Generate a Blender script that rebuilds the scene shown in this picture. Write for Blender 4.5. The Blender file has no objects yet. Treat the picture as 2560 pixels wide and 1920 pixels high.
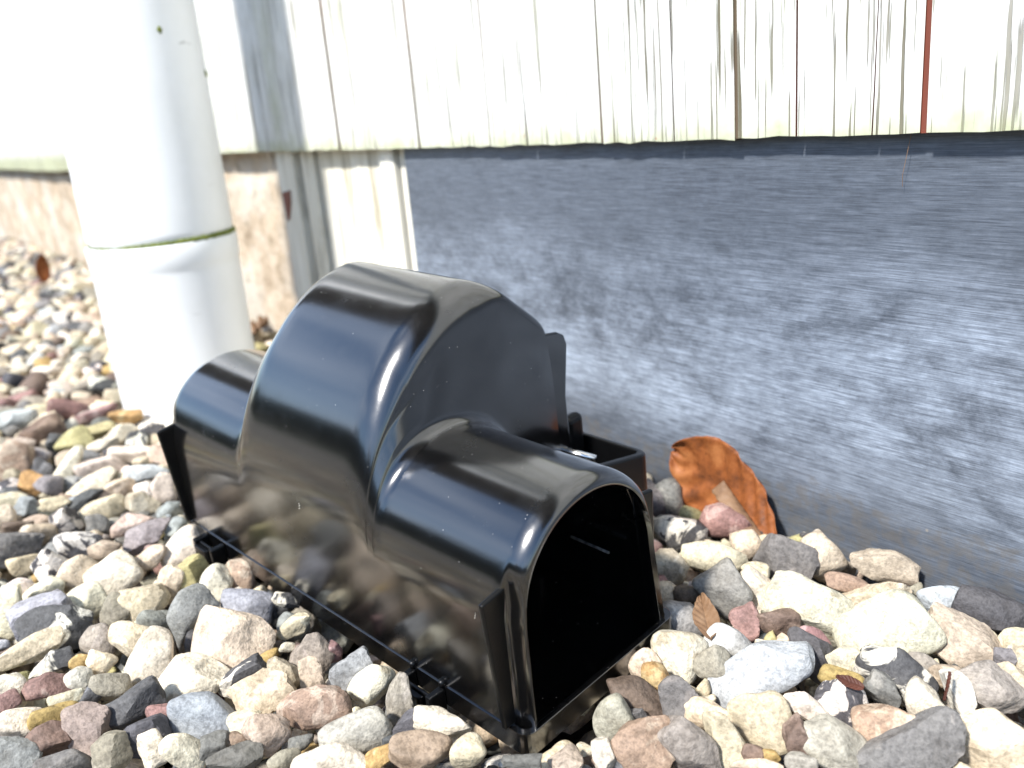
import bpy, bmesh, math, random
import numpy as np
from mathutils import Vector, Matrix

random.seed(7); RNG = np.random.default_rng(11)
SC = bpy.context.scene
COL = SC.collection

# ------------------------------------------------------------------ camera
CAM = np.array([0.0, 0.0, 0.25])
FPX, CX, CY = 2257.0, 1280.0, 960.0
RT = np.array([0.5996861, 0.79578201, -0.08430637]); RT /= np.linalg.norm(RT)
FW = np.array([-0.77770493, 0.55473579, -0.29570805]); FW /= np.linalg.norm(FW)
UP = np.cross(RT, FW)
cd = bpy.data.cameras.new('camera'); cam = bpy.data.objects.new('camera', cd); COL.objects.link(cam)
cam.matrix_world = Matrix(((RT[0], UP[0], -FW[0], CAM[0]), (RT[1], UP[1], -FW[1], CAM[1]), (RT[2], UP[2], -FW[2], CAM[2]), (0, 0, 0, 1)))
cd.sensor_width = 36.0; cd.lens = FPX / 2560.0 * 36.0
cd.clip_start = 0.01; cd.clip_end = 500.0
cd.dof.use_dof = True; cd.dof.focus_distance = 0.40; cd.dof.aperture_fstop = 8.5
SC.camera = cam
SC.render.resolution_x = 1024; SC.render.resolution_y = 768

# ------------------------------------------------------------------ sky and sun
SUN = np.array([0.20, -0.98, 0.0]); SUN /= np.linalg.norm(SUN)
EL = math.radians(48)
w = bpy.data.worlds.new('World'); SC.world = w; w.use_nodes = True
nt = w.node_tree; bg = nt.nodes['Background']
sky = nt.nodes.new('ShaderNodeTexSky'); sky.sky_type = 'NISHITA'; sky.sun_disc = False
sky.sun_elevation = EL; sky.sun_rotation = math.atan2(SUN[0], SUN[1])
sky.air_density = 1.25; sky.dust_density = 0.4; sky.ozone_density = 5.0
# thin fair-weather cloud all over the sky
tc = nt.nodes.new('ShaderNodeTexCoord'); mp = nt.nodes.new('ShaderNodeMapping'); mp.inputs[3].default_value = (1.0, 1.0, 2.6)
cn = nt.nodes.new('ShaderNodeTexNoise'); cn.inputs['Scale'].default_value = 2.3; cn.inputs['Detail'].default_value = 6; cn.inputs['Roughness'].default_value = 0.62
cr = nt.nodes.new('ShaderNodeValToRGB'); cr.color_ramp.elements[0].position = 0.47; cr.color_ramp.elements[1].position = 0.78
cr.color_ramp.elements[0].color = (0, 0, 0, 1); cr.color_ramp.elements[1].color = (0.85, 0.85, 0.85, 1)
cm = nt.nodes.new('ShaderNodeMix'); cm.data_type = 'RGBA'; cm.inputs[7].default_value = (8.2, 9.2, 11.0, 1)
nt.links.new(tc.outputs['Generated'], mp.inputs[0]); nt.links.new(mp.outputs[0], cn.inputs['Vector']); nt.links.new(cn.outputs['Fac'], cr.inputs[0])
nt.links.new(cr.outputs[0], cm.inputs[0]); nt.links.new(sky.outputs[0], cm.inputs[6]); nt.links.new(cm.outputs[2], bg.inputs[0]); bg.inputs[1].default_value = 0.15
sd = bpy.data.lights.new('sun', 'SUN'); sd.energy = 4.3; sd.angle = math.radians(5.0); sd.color = (1.0, 0.968, 0.92)
so = bpy.data.objects.new('sun', sd); COL.objects.link(so)
tosun = Vector((SUN[0] * math.cos(EL), SUN[1] * math.cos(EL), math.sin(EL)))
so.rotation_euler = tosun.to_track_quat('Z', 'Y').to_euler(); so.location = (0, -2, 4)
SC.view_settings.view_transform = 'Standard'; SC.view_settings.look = 'None'
SC.view_settings.exposure = 0.90; SC.view_settings.gamma = 1.0

# ------------------------------------------------------------------ helpers
def px_ray(x, y):
    return RT * (x - CX) / FPX - UP * (y - CY) / FPX + FW
def ground_at(x, y, z):
    d = px_ray(x, y); t = (z - CAM[2]) / d[2]; return CAM + d * t
def to_px(P):
    q = np.asarray(P) - CAM
    dep = q @ FW
    return CX + FPX * (q @ RT) / dep, CY - FPX * (q @ UP) / dep, dep

def tag(o, label=None, cat=None, group=None, kind=None):
    if label: o['label'] = label
    if cat: o['category'] = cat
    if group: o['group'] = group
    if kind: o['kind'] = kind
    return o
def empty(name, loc=(0, 0, 0)):
    o = bpy.data.objects.new(name, None); COL.objects.link(o); o.location = loc; o.empty_display_size = 0.05
    return o
def link(name, me, mat=None, parent=None, smooth=False):
    o = bpy.data.objects.new(name, me); COL.objects.link(o)
    if mat: me.materials.append(mat)
    if smooth: me.polygons.foreach_set('use_smooth', [True] * len(me.polygons))
    if parent: o.parent = parent
    return o
def mesh(name, V, F, mat=None, parent=None, smooth=False):
    me = bpy.data.meshes.new(name); me.from_pydata([tuple(map(float, v)) for v in V], [], F); me.update()
    return link(name, me, mat, parent, smooth)
def bm_obj(name, bm, mat=None, parent=None, smooth=False):
    bmesh.ops.recalc_face_normals(bm, faces=bm.faces)
    me = bpy.data.meshes.new(name); bm.to_mesh(me); bm.free()
    return link(name, me, mat, parent, smooth)
def box_bm(x0, x1, y0, y1, z0, z1, bm=None):
    bm = bm or bmesh.new()
    v = [bm.verts.new(p) for p in ((x0, y0, z0), (x1, y0, z0), (x1, y1, z0), (x0, y1, z0), (x0, y0, z1), (x1, y0, z1), (x1, y1, z1), (x0, y1, z1))]
    for f in ((0, 3, 2, 1), (4, 5, 6, 7), (0, 1, 5, 4), (1, 2, 6, 5), (2, 3, 7, 6), (3, 0, 4, 7)):
        bm.faces.new([v[i] for i in f])
    return bm
def bevel(o, wd, seg=2):
    m = o.modifiers.new('bevel', 'BEVEL'); m.width = wd; m.segments = seg; m.limit_method = 'ANGLE'; m.angle_limit = math.radians(35)
    return o
def prism_bm(poly, axis, a, b, bm=None):
    """extrude a 2-D polygon between a and b along an axis (0=x: poly in yz, 1=y: poly in xz, 2=z: poly in xy)"""
    bm = bm or bmesh.new()
    def P(u, v, t):
        return ((t, u, v), (u, t, v), (u, v, t))[axis]
    A = [bm.verts.new(P(u, v, a)) for u, v in poly]; B = [bm.verts.new(P(u, v, b)) for u, v in poly]
    n = len(poly)
    bm.faces.new(A); bm.faces.new(B[::-1])
    for i in range(n): bm.faces.new((A[i], B[i], B[(i + 1) % n], A[(i + 1) % n]))
    return bm

# ---- node helpers
class N:
    def __init__(s, name):
        s.m = bpy.data.materials.new(name); s.m.use_nodes = True; s.t = s.m.node_tree
        s.b = s.t.nodes['Principled BSDF']
    def n(s, typ, **kw):
        x = s.t.nodes.new('ShaderNode' + typ)
        for k, v in kw.items(): setattr(x, k, v)
        return x
    def set(s, sock, v):
        if hasattr(v, 'is_output') or isinstance(v, bpy.types.NodeSocket): s.t.links.new(v, sock)
        else: sock.default_value = v
    def P(s, **kw):
        for k, v in kw.items(): s.set(s.b.inputs[k.replace('_', ' ')], v)
    def coord(s, kind='Object', scale=(1, 1, 1), loc=(0, 0, 0), rot=(0, 0, 0)):
        c = s.n('TexCoord'); mp = s.n('Mapping')
        s.t.links.new(c.outputs[kind], mp.inputs[0]); mp.inputs[1].default_value = loc; mp.inputs[2].default_value = rot; mp.inputs[3].default_value = scale
        return mp.outputs[0]
    def geo(s, scale=(1, 1, 1), loc=(0, 0, 0), rot=(0, 0, 0)):
        c = s.n('NewGeometry'); mp = s.n('Mapping')
        s.t.links.new(c.outputs['Position'], mp.inputs[0]); mp.inputs[1].default_value = loc; mp.inputs[2].default_value = rot; mp.inputs[3].default_value = scale
        return mp.outputs[0]
    def noise(s, vec, scale, detail=4, rough=0.6, dist=0.0):
        x = s.n('TexNoise'); s.t.links.new(vec, x.inputs['Vector']); x.inputs['Scale'].default_value = scale
        x.inputs['Detail'].default_value = detail; x.inputs['Roughness'].default_value = rough; x.inputs['Distortion'].default_value = dist
        return x.outputs['Fac']
    def vor(s, vec, scale, out='Distance'):
        x = s.n('TexVoronoi'); s.t.links.new(vec, x.inputs['Vector']); x.inputs['Scale'].default_value = scale
        return x.outputs[out]
    def ramp(s, fac, stops):
        x = s.n('ValToRGB'); s.t.links.new(fac, x.inputs[0]); e = x.color_ramp.elements
        while len(e) < len(stops): e.new(0.5)
        for i, (p, c) in enumerate(stops):
            e[i].position = p; e[i].color = (c, c, c, 1) if isinstance(c, (int, float)) else tuple(c) + (1,)
        return x.outputs[0]
    def mix(s, fac, a, b, mode='MIX'):
        x = s.n('Mix', data_type='RGBA', blend_type=mode)
        s.set(x.inputs[0], fac)
        for i, v in ((6, a), (7, b)):
            if isinstance(v, tuple) and len(v) == 3: v = v + (1,)
            s.set(x.inputs[i], v)
        return x.outputs[2]
    def math(s, op, a, b=0.0, c=None):
        x = s.n('Math', operation=op); s.set(x.inputs[0], a); s.set(x.inputs[1], b)
        if c is not None: s.set(x.inputs[2], c)
        return x.outputs[0]
    def bump(s, h, strength=0.3, dist=0.001, prev=None):
        x = s.n('Bump'); x.inputs['Strength'].default_value = strength; x.inputs['Distance'].default_value = dist
        s.t.links.new(h, x.inputs['Height'])
        if prev: s.t.links.new(prev, x.inputs['Normal'])
        return x.outputs[0]

# ------------------------------------------------------------------ materials
def mat_plastic():
    k = N('black_plastic'); g = k.coord('Object')
    dust = k.ramp(k.vor(g, 230), [(0.02, 1.0), (0.075, 0.0)])
    sel = k.ramp(k.noise(g, 90, 2), [(0.53, 0.0), (0.57, 1.0)])
    d = k.math('MULTIPLY', dust, sel)
    fog = k.ramp(k.noise(g, 22, 5, 0.7), [(0.45, 0.0), (0.85, 0.005)])
    col = k.mix(d, (0.0022, 0.0022, 0.0024), (0.30, 0.29, 0.28))
    col = k.mix(fog, col, (0.4, 0.38, 0.35))
    r = k.ramp(k.noise(g, 34, 6, 0.7), [(0.3, 0.13), (0.5, 0.18), (0.75, 0.34)])
    r2 = k.math('MAXIMUM', r, k.math('MULTIPLY', d, 0.7))
    k.P(Base_Color=col, Roughness=r2, IOR=1.58, Coat_Weight=1.0, Coat_Roughness=0.15, Coat_IOR=1.64)
    k.P(Normal=k.bump(k.noise(g, 1100, 2), 0.06, 0.0003, k.bump(k.noise(g, 14, 1), 0.05, 0.004)))
    return k.m
def mat_plastic_matte():
    k = N('black_plastic_matte'); g = k.coord('Object')
    k.b.inputs['Specular IOR Level'].default_value = 0.3
    k.P(Base_Color=(0.003, 0.0031, 0.0034, 1), Roughness=k.ramp(k.noise(g, 120, 3), [(0.3, 0.28), (0.8, 0.42)]), IOR=1.5)
    k.P(Normal=k.bump(k.noise(g, 900, 3), 0.15, 0.0004))
    return k.m
def mat_steel():
    k = N('bright_steel'); k.P(Base_Color=(0.75, 0.74, 0.72, 1), Metallic=1.0, Roughness=0.22); return k.m
def mat_stone():
    k = N('pebble_stone')
    def att(nm):
        a = k.n('Attribute'); a.attribute_name = nm; return a
    c1 = att('c1').outputs['Color']; c2 = att('c2').outputs['Color']; pa = att('prm')
    sp = k.n('SeparateColor'); k.t.links.new(pa.outputs['Color'], sp.inputs[0])
    patch, speck, seed = sp.outputs[0], sp.outputs[1], sp.outputs[2]
    geo = k.n('NewGeometry'); cmb = k.n('CombineXYZ')
    for i in range(3): k.t.links.new(k.math('MULTIPLY', seed, (9.0, 5.0, 7.0)[i]), cmb.inputs[i])
    va = k.n('VectorMath', operation='ADD'); k.t.links.new(geo.outputs['Position'], va.inputs[0]); k.t.links.new(cmb.outputs[0], va.inputs[1])
    g = va.outputs[0]
    n1 = k.noise(g, 55, 4, 0.6, 0.6)
    edge = k.math('SUBTRACT', n1, k.math('SUBTRACT', 0.78, k.math('MULTIPLY', patch, 0.5)))
    pm = k.math('MULTIPLY', k.math('MINIMUM', k.math('MAXIMUM', k.math('MULTIPLY', edge, 26.0), 0.0), 1.0), k.math('MINIMUM', k.math('MULTIPLY', patch, 8.0), 1.0))
    col = k.mix(pm, c1, c2)
    # mottling, fine grain, dark specks, pits
    nb = k.noise(g, 75, 4, 0.68)
    col = k.mix(1.0, col, k.ramp(nb, [(0.28, (0.62, 0.59, 0.55)), (0.48, (0.97, 0.95, 0.92)), (0.72, (1.22, 1.19, 1.12))]), 'MULTIPLY')
    nf = k.noise(g, 480, 2, 0.7)
    col = k.mix(0.85, col, k.ramp(nf, [(0.34, 0.62), (0.60, 1.12)]), 'MULTIPLY')
    dk = k.ramp(nf, [(0.63, 0.0), (0.70, 1.0)])
    col = k.mix(k.math('MULTIPLY', dk, speck), col, (0.075, 0.06, 0.045))
    pits = k.ramp(k.vor(g, 190), [(0.0, 1.0), (0.12, 0.0)])
    col = k.mix(k.math('MULTIPLY', pits, k.math('MULTIPLY', speck, 0.8)), col, (0.11, 0.085, 0.06))
    k.P(Base_Color=col, Roughness=0.68, IOR=1.45)
    k.b.inputs['Specular IOR Level'].default_value = 0.35
    h = k.math('ADD', k.math('MULTIPLY', nb, 1.0), k.math('MULTIPLY', nf, 0.22))
    k.P(Normal=k.bump(h, 0.65, 0.0026)); return k.m
def mat_soil():
    k = N('dark_soil'); g = k.geo()
    c = k.ramp(k.noise(g, 60, 6), [(0.3, (0.012, 0.009, 0.006)), (0.7, (0.05, 0.038, 0.027))])
    c = k.mix(k.ramp(k.vor(g, 120), [(0.0, 0.7), (0.25, 0.0)]), c, (0.16, 0.14, 0.11))
    k.P(Base_Color=c, Roughness=0.95, Normal=k.bump(k.noise(g, 150, 6), 1.0, 0.006)); return k.m
def mat_far_gravel():
    k = N('far_gravel'); g = k.geo()
    v = k.n('TexVoronoi'); k.t.links.new(g, v.inputs['Vector']); v.inputs['Scale'].default_value = 42
    sp = k.n('SeparateColor'); k.t.links.new(v.outputs['Color'], sp.inputs[0])
    c = k.ramp(sp.outputs[0], [(0.0, (0.06, 0.055, 0.055)), (0.3, (0.2, 0.16, 0.12)), (0.6, (0.42, 0.37, 0.29)), (1.0, (0.6, 0.55, 0.46))])
    h = k.ramp(v.outputs['Distance'], [(0.0, 1.0), (0.5, 0.0)])
    c = k.mix(1.0, c, k.ramp(v.outputs['Distance'], [(0.25, 1.0), (0.5, 0.35)]), 'MULTIPLY')
    k.P(Base_Color=c, Roughness=0.8, Normal=k.bump(h, 1.0, 0.012)); return k.m
def mat_paving():
    k = N('pale_paving'); g = k.geo()
    k.P(Base_Color=k.ramp(k.noise(g, 12, 6), [(0.3, (0.36, 0.32, 0.27)), (0.7, (0.5, 0.45, 0.38))]), Roughness=0.9); return k.m
def mat_lawn():
    k = N('lawn_grass'); g = k.geo()
    k.P(Base_Color=k.ramp(k.noise(g, 9, 8, 0.7), [(0.3, (0.022, 0.045, 0.012)), (0.7, (0.06, 0.09, 0.025))]), Roughness=0.9, Normal=k.bump(k.noise(g, 60, 5), 1.0, 0.03)); return k.m
def mat_hedge():
    k = N('hedge_leaf'); g = k.geo()
    k.P(Base_Color=k.ramp(k.noise(g, 14, 4), [(0.3, (0.012, 0.024, 0.008)), (0.7, (0.045, 0.075, 0.022))]), Roughness=0.6); return k.m
def mat_board():
    k = N('weathered_white_paint'); g = k.geo()
    oi = k.n('ObjectInfo'); rnd = oi.outputs['Random']
    sepg = k.n('NewGeometry'); sx = k.n('SeparateXYZ'); k.t.links.new(sepg.outputs['Position'], sx.inputs[0]); X, Z = sx.outputs[0], sx.outputs[2]
    warp = k.noise(k.geo((18, 18, 22)), 1.0, 3)
    cv = k.n('CombineXYZ'); k.t.links.new(k.math('ADD', k.math('MULTIPLY', X, 240.0), k.math('MULTIPLY', warp, 0.5)), cv.inputs[0]); k.t.links.new(k.math('MULTIPLY', Z, 4.5), cv.inputs[2]); k.t.links.new(k.math('MULTIPLY', rnd, 40), cv.inputs[1])
    gr = k.noise(cv.outputs[0], 1.0, 3, 0.55)
    cv2 = k.n('CombineXYZ'); k.t.links.new(k.math('ADD', k.math('MULTIPLY', X, 560.0), k.math('MULTIPLY', warp, 0.7)), cv2.inputs[0]); k.t.links.new(k.math('MULTIPLY', Z, 13.0), cv2.inputs[2]); k.t.links.new(k.math('MULTIPLY', rnd, 40), cv2.inputs[1])
    gr2 = k.noise(cv2.outputs[0], 1.0, 2, 0.5)
    age = k.ramp(k.noise(k.geo((9, 1, 4)), 1.0, 3), [(0.32, 0.0), (0.52, 1.0)])
    cr1 = k.ramp(gr, [(0.345, 1.0), (0.372, 0.0)]); cr2 = k.math('MULTIPLY', k.ramp(gr2, [(0.355, 0.85), (0.395, 0.0)]), age)
    crack = k.math('MAXIMUM', k.math('MULTIPLY', cr1, k.math('ADD', k.math('MULTIPLY', age, 0.7), 0.3)), cr2)
    paint = k.mix(k.ramp(k.noise(g, 30, 5), [(0.3, 0.0), (0.8, 1.0)]), (0.74, 0.735, 0.71), (0.58, 0.57, 0.52))
    algae = k.math('MULTIPLY', k.ramp(k.noise(k.geo((26, 1, 7)), 1.0, 5, 0.7), [(0.50, 0.0), (0.72, 1.0)]), 0.5)
    low = k.math('MULTIPLY', k.ramp(k.math('SUBTRACT', Z, k.math('MULTIPLY', k.noise(k.geo((60, 1, 60)), 1.0, 3), 0.03)), [(0.203, 1.0), (0.226, 0.0)]), 0.7)
    gm = k.math('MAXIMUM', algae, low)
    paint = k.mix(gm, paint, (0.31, 0.33, 0.13))
    col = k.mix(crack, paint, (0.13, 0.115, 0.07))
    chips = k.math('MULTIPLY', k.ramp(k.noise(g, 150, 3), [(0.70, 0.0), (0.73, 1.0)]), low)
    col = k.mix(chips, col, (0.36, 0.12, 0.05))
    k.P(Base_Color=col, Roughness=0.6)
    b = k.bump(k.math('MULTIPLY', crack, -1.0), 0.8, 0.0012)
    k.P(Normal=k.bump(k.noise(cv.outputs[0], 2.0, 4), 0.35, 0.0008, b)); return k.m
def mat_redwood():
    k = N('red_brown_wood'); g = k.geo((80, 1, 4))
    k.P(Base_Color=k.ramp(k.noise(g, 1.0, 4), [(0.3, (0.085, 0.022, 0.013)), (0.7, (0.20, 0.05, 0.026))]), Roughness=0.6); return k.m
def mat_soffit():
    k = N('grey_brown_soffit'); g = k.geo((3, 40, 40))
    k.P(Base_Color=k.ramp(k.noise(g, 1.0, 4), [(0.3, (0.15, 0.125, 0.105)), (0.7, (0.24, 0.205, 0.175))]), Roughness=0.8); return k.m
def mat_brown():
    k = N('bare_brown_wood'); g = k.geo((80, 1, 9))
    k.P(Base_Color=k.ramp(k.noise(g, 1.0, 4), [(0.35, (0.07, 0.055, 0.03)), (0.6, (0.13, 0.085, 0.05)), (0.75, (0.24, 0.07, 0.03))]), Roughness=0.8); return k.m
def mat_zinc():
    k = N('brushed_zinc_sheet'); g = k.geo()
    st = k.noise(k.geo((55, 1, 1900)), 1.0, 2, 0.6); st2 = k.noise(k.geo((120, 1, 3000)), 1.0, 2, 0.5)
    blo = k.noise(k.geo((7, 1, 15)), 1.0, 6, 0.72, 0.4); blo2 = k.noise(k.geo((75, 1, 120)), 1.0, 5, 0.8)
    sx = k.n('SeparateXYZ'); ge = k.n('NewGeometry'); k.t.links.new(ge.outputs['Position'], sx.inputs[0]); Z = sx.outputs[2]
    glare_band = k.ramp(k.math('ADD', Z, k.math('MULTIPLY', k.noise(k.geo((6, 1, 6)), 1.0, 3), 0.06)), [(0.05, 0.10), (0.095, 1.0), (0.145, 0.85), (0.205, 0.10)])
    ox = k.math('MULTIPLY', k.ramp(k.math('ADD', k.math('MULTIPLY', blo, 0.72), k.math('MULTIPLY', blo2, 0.28)), [(0.37, 0.0), (0.62, 1.0)]), glare_band)  # sky glare on the sheet, painted into its colour as pale patches
    ox = k.math('MULTIPLY', ox, k.ramp(st, [(0.3, 0.3), (0.7, 1.0)]))  # ox: mask of the painted sky glare
    base = k.ramp(st, [(0.25, (0.070, 0.082, 0.103)), (0.75, (0.130, 0.150, 0.183))])
    base = k.mix(0.4, base, k.ramp(st2, [(0.3, 0.6), (0.7, 1.35)]), 'MULTIPLY')
    base = k.mix(0.5, base, k.ramp(blo2, [(0.3, 0.78), (0.7, 1.2)]), 'MULTIPLY')
    col = k.mix(ox, base, (0.60, 0.69, 0.82))  # bluish white of the painted glare
    spk = k.math('MULTIPLY', k.ramp(k.vor(g, 42), [(0.0, 1.0), (0.05, 0.0)]), k.ramp(k.noise(g, 25, 2), [(0.58, 0.0), (0.62, 1.0)]))
    col = k.mix(spk, col, (0.42, 0.36, 0.28))
    dsp = k.math('MULTIPLY', k.ramp(k.vor(k.geo(loc=(3, 0, 2)), 60), [(0.0, 1.0), (0.05, 0.0)]), k.ramp(k.noise(g, 31, 2), [(0.6, 0.0), (0.64, 1.0)]))
    col = k.mix(dsp, col, (0.03, 0.035, 0.03))
    spl = k.math('MULTIPLY', k.ramp(k.math('SUBTRACT', Z, k.math('MULTIPLY', k.noise(k.geo((30, 1, 60)), 1.0, 4), 0.05)), [(-0.04, 0.4), (-0.018, 0.0)]), k.ramp(k.noise(g, 160, 3), [(0.42, 0.1), (0.6, 1.0)]))
    col = k.mix(spl, col, (0.17, 0.145, 0.11))
    k.P(Base_Color=col, Metallic=0.35, Roughness=k.ramp(st, [(0.3, 0.42), (0.7, 0.56)]))
    k.P(Normal=k.bump(k.noise(g, 260, 4), 0.22, 0.0008)); return k.m
def mat_plinth():
    k = N('old_render'); g = k.geo()
    n = k.noise(g, 26, 7, 0.72)
    c = k.ramp(n, [(0.3, (0.27, 0.20, 0.13)), (0.5, (0.54, 0.43, 0.31)), (0.7, (0.68, 0.60, 0.48))])
    c = k.mix(k.ramp(k.noise(g, 9, 5), [(0.5, 0.0), (0.66, 0.75)]), c, (0.66, 0.61, 0.52))
    c = k.mix(k.ramp(k.noise(g, 45, 4), [(0.62, 0.0), (0.72, 0.6)]), c, (0.17, 0.16, 0.09))
    k.P(Base_Color=c, Roughness=0.95, Normal=k.bump(k.noise(g, 120, 6, 0.7), 1.0, 0.005)); return k.m
def mat_post():
    k = N('offwhite_weathered_batten'); g = k.geo((70, 1, 7))
    n = k.noise(g, 1.0, 4)
    c = k.ramp(n, [(0.3, (0.33, 0.29, 0.2)), (0.42, (0.66, 0.62, 0.52)), (0.7, (0.8, 0.77, 0.68))])
    c = k.mix(k.ramp(k.noise(k.geo((30, 30, 12)), 1.0, 5), [(0.55, 0.0), (0.75, 0.7)]), c, (0.3, 0.27, 0.2))
    k.P(Base_Color=c, Roughness=0.75, Normal=k.bump(n, 0.5, 0.001)); return k.m
def mat_pvc():
    k = N('white_pvc'); g = k.geo()
    c = k.mix(k.ramp(k.noise(g, 11, 6, 0.7), [(0.4, 0.0), (0.8, 0.5)]), (0.80, 0.81, 0.81), (0.66, 0.67, 0.64))
    scr = k.math('MULTIPLY', k.ramp(k.noise(k.geo((50, 50, 160), rot=(0.4, 0.3, 0)), 1.0, 3), [(0.66, 0.0), (0.70, 1.0)]), k.ramp(k.noise(g, 16, 2), [(0.55, 0.0), (0.65, 0.6)]))
    c = k.mix(scr, c, (0.25, 0.25, 0.23))
    k.P(Base_Color=c, Roughness=0.38, Normal=k.bump(k.noise(g, 30, 3), 0.06, 0.003)); return k.m
def mat_moss():
    k = N('green_moss'); g = k.geo()
    k.P(Base_Color=k.ramp(k.noise(g, 260, 4), [(0.3, (0.06, 0.085, 0.012)), (0.7, (0.22, 0.25, 0.05))]), Roughness=0.95, Normal=k.bump(k.noise(g, 500, 3), 1.0, 0.002)); return k.m
def mat_concrete():
    k = N('pale_concrete'); g = k.geo()
    k.P(Base_Color=k.ramp(k.noise(g, 40, 6), [(0.3, (0.52, 0.48, 0.40)), (0.7, (0.72, 0.69, 0.60))]), Roughness=0.9, Normal=k.bump(k.noise(g, 140, 5), 0.6, 0.002)); return k.m
def mat_leaf(name, a, b, c):
    k = N(name); u = k.coord('Object')
    col = k.ramp(k.noise(u, 70, 5, 0.65), [(0.3, a), (0.5, b), (0.72, c)])
    dk = k.ramp(k.noise(u, 240, 3), [(0.64, 0.0), (0.72, 0.55)])
    col = k.mix(dk, col, tuple(x * 0.3 for x in a))
    k.P(Base_Color=col, Roughness=0.58); k.b.inputs['Specular IOR Level'].default_value = 0.3
    k.P(Normal=k.bump(k.noise(u, 300, 4), 0.35, 0.0006)); return k.m

def mat_dull():
    k = N('dull_grey_plastic'); k.P(Base_Color=k.ramp(k.noise(k.coord('Object'), 400, 3), [(0.4, (0.02, 0.02, 0.02)), (0.7, (0.16, 0.16, 0.155))]), Roughness=0.7); return k.m
M = dict(dull=mat_dull(), pl=mat_plastic(), plm=mat_plastic_matte(), steel=mat_steel(), stone=mat_stone(), soil=mat_soil(), fargravel=mat_far_gravel(),
         paving=mat_paving(), lawn=mat_lawn(), hedge=mat_hedge(), board=mat_board(), red=mat_redwood(), zinc=mat_zinc(), plinth=mat_plinth(),
         post=mat_post(), soffit=mat_soffit(), brown=mat_brown(), pvc=mat_pvc(), moss=mat_moss(), conc=mat_concrete(),
         leaf=mat_leaf('copper_beech_leaf', (0.080, 0.026, 0.009), (0.22, 0.068, 0.018), (0.34, 0.13, 0.042)),
         leafpale=mat_leaf('pale_dry_leaf', (0.10, 0.055, 0.03), (0.19, 0.11, 0.06), (0.28, 0.18, 0.11)),
         leafdark=mat_leaf('dark_dry_leaf', (0.04, 0.012, 0.008), (0.08, 0.026, 0.015), (0.12, 0.04, 0.025)))

# ================================================================== THE SETTING
WALL_Y = 0.402
def sheet(name, x0, x1, y0, y1, z, mat):
    return tag(mesh(name, [(x0, y0, z), (x1, y0, z), (x1, y1, z), (x0, y1, z)], [(0, 1, 2, 3)], mat), kind='structure')
ground = sheet('ground', -60, 60, -60, 0.6, -0.052, M['soil'])
sheet('lawn', -40, 40, -50, -2.3, -0.02, M['lawn'])
sheet('path', -40, 40, -2.28, -1.55, 0.004, M['paving'])
sheet('gravel_strip', -12, 12, -1.54, -0.42, -0.006, M['fargravel'])
gravel_bed = tag(empty('gravel_bed', (0, 0, 0)), kind='structure')

# hedge across the garden: what the glossy plastic mirrors above the gravel
def make_hedge():
    V, F = [], []
    rg = np.random.default_rng(3)
    root = empty('hedge', (0, -7.5, 0))
    n = 26000
    xs = rg.uniform(-16, 16, n); zs = rg.uniform(0, 1, n); 
    top = 2.0 + 0.35 * np.sin(xs * 0.9) + 0.25 * np.sin(xs * 2.3 + 1) + 0.2 * np.sin(xs * 5.1)
    zs = zs * top
    ys = -7.5 + rg.normal(0, 0.18, n) + 0.25 * np.sin(xs * 1.7) * zs / 2
    for i in range(n):
        c = np.array([xs[i], ys[i], zs[i]]); a = rg.normal(0, 1, 3); a /= np.linalg.norm(a); b = np.cross(a, rg.normal(0, 1, 3)); b /= np.linalg.norm(b)
        s = rg.uniform(0.05, 0.11); k = len(V)
        V += [c + a * s, c + b * s * 0.5, c - a * s, c - b * s * 0.5]; F.append((k, k + 1, k + 2, k + 3))
    V = np.array(V) - np.array([0, -7.5, 0])
    mesh('foliage', V, F, M['hedge'], root)
    bm = bmesh.new(); box_bm(-16, 16, -0.5, -0.15, -0.05, 1.9, bm); bm_obj('inner_branches', bm, M['hedge'], root)
    tag(root, 'dark green garden hedge, seen only mirrored in the black plastic', 'hedge')
make_hedge()

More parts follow.
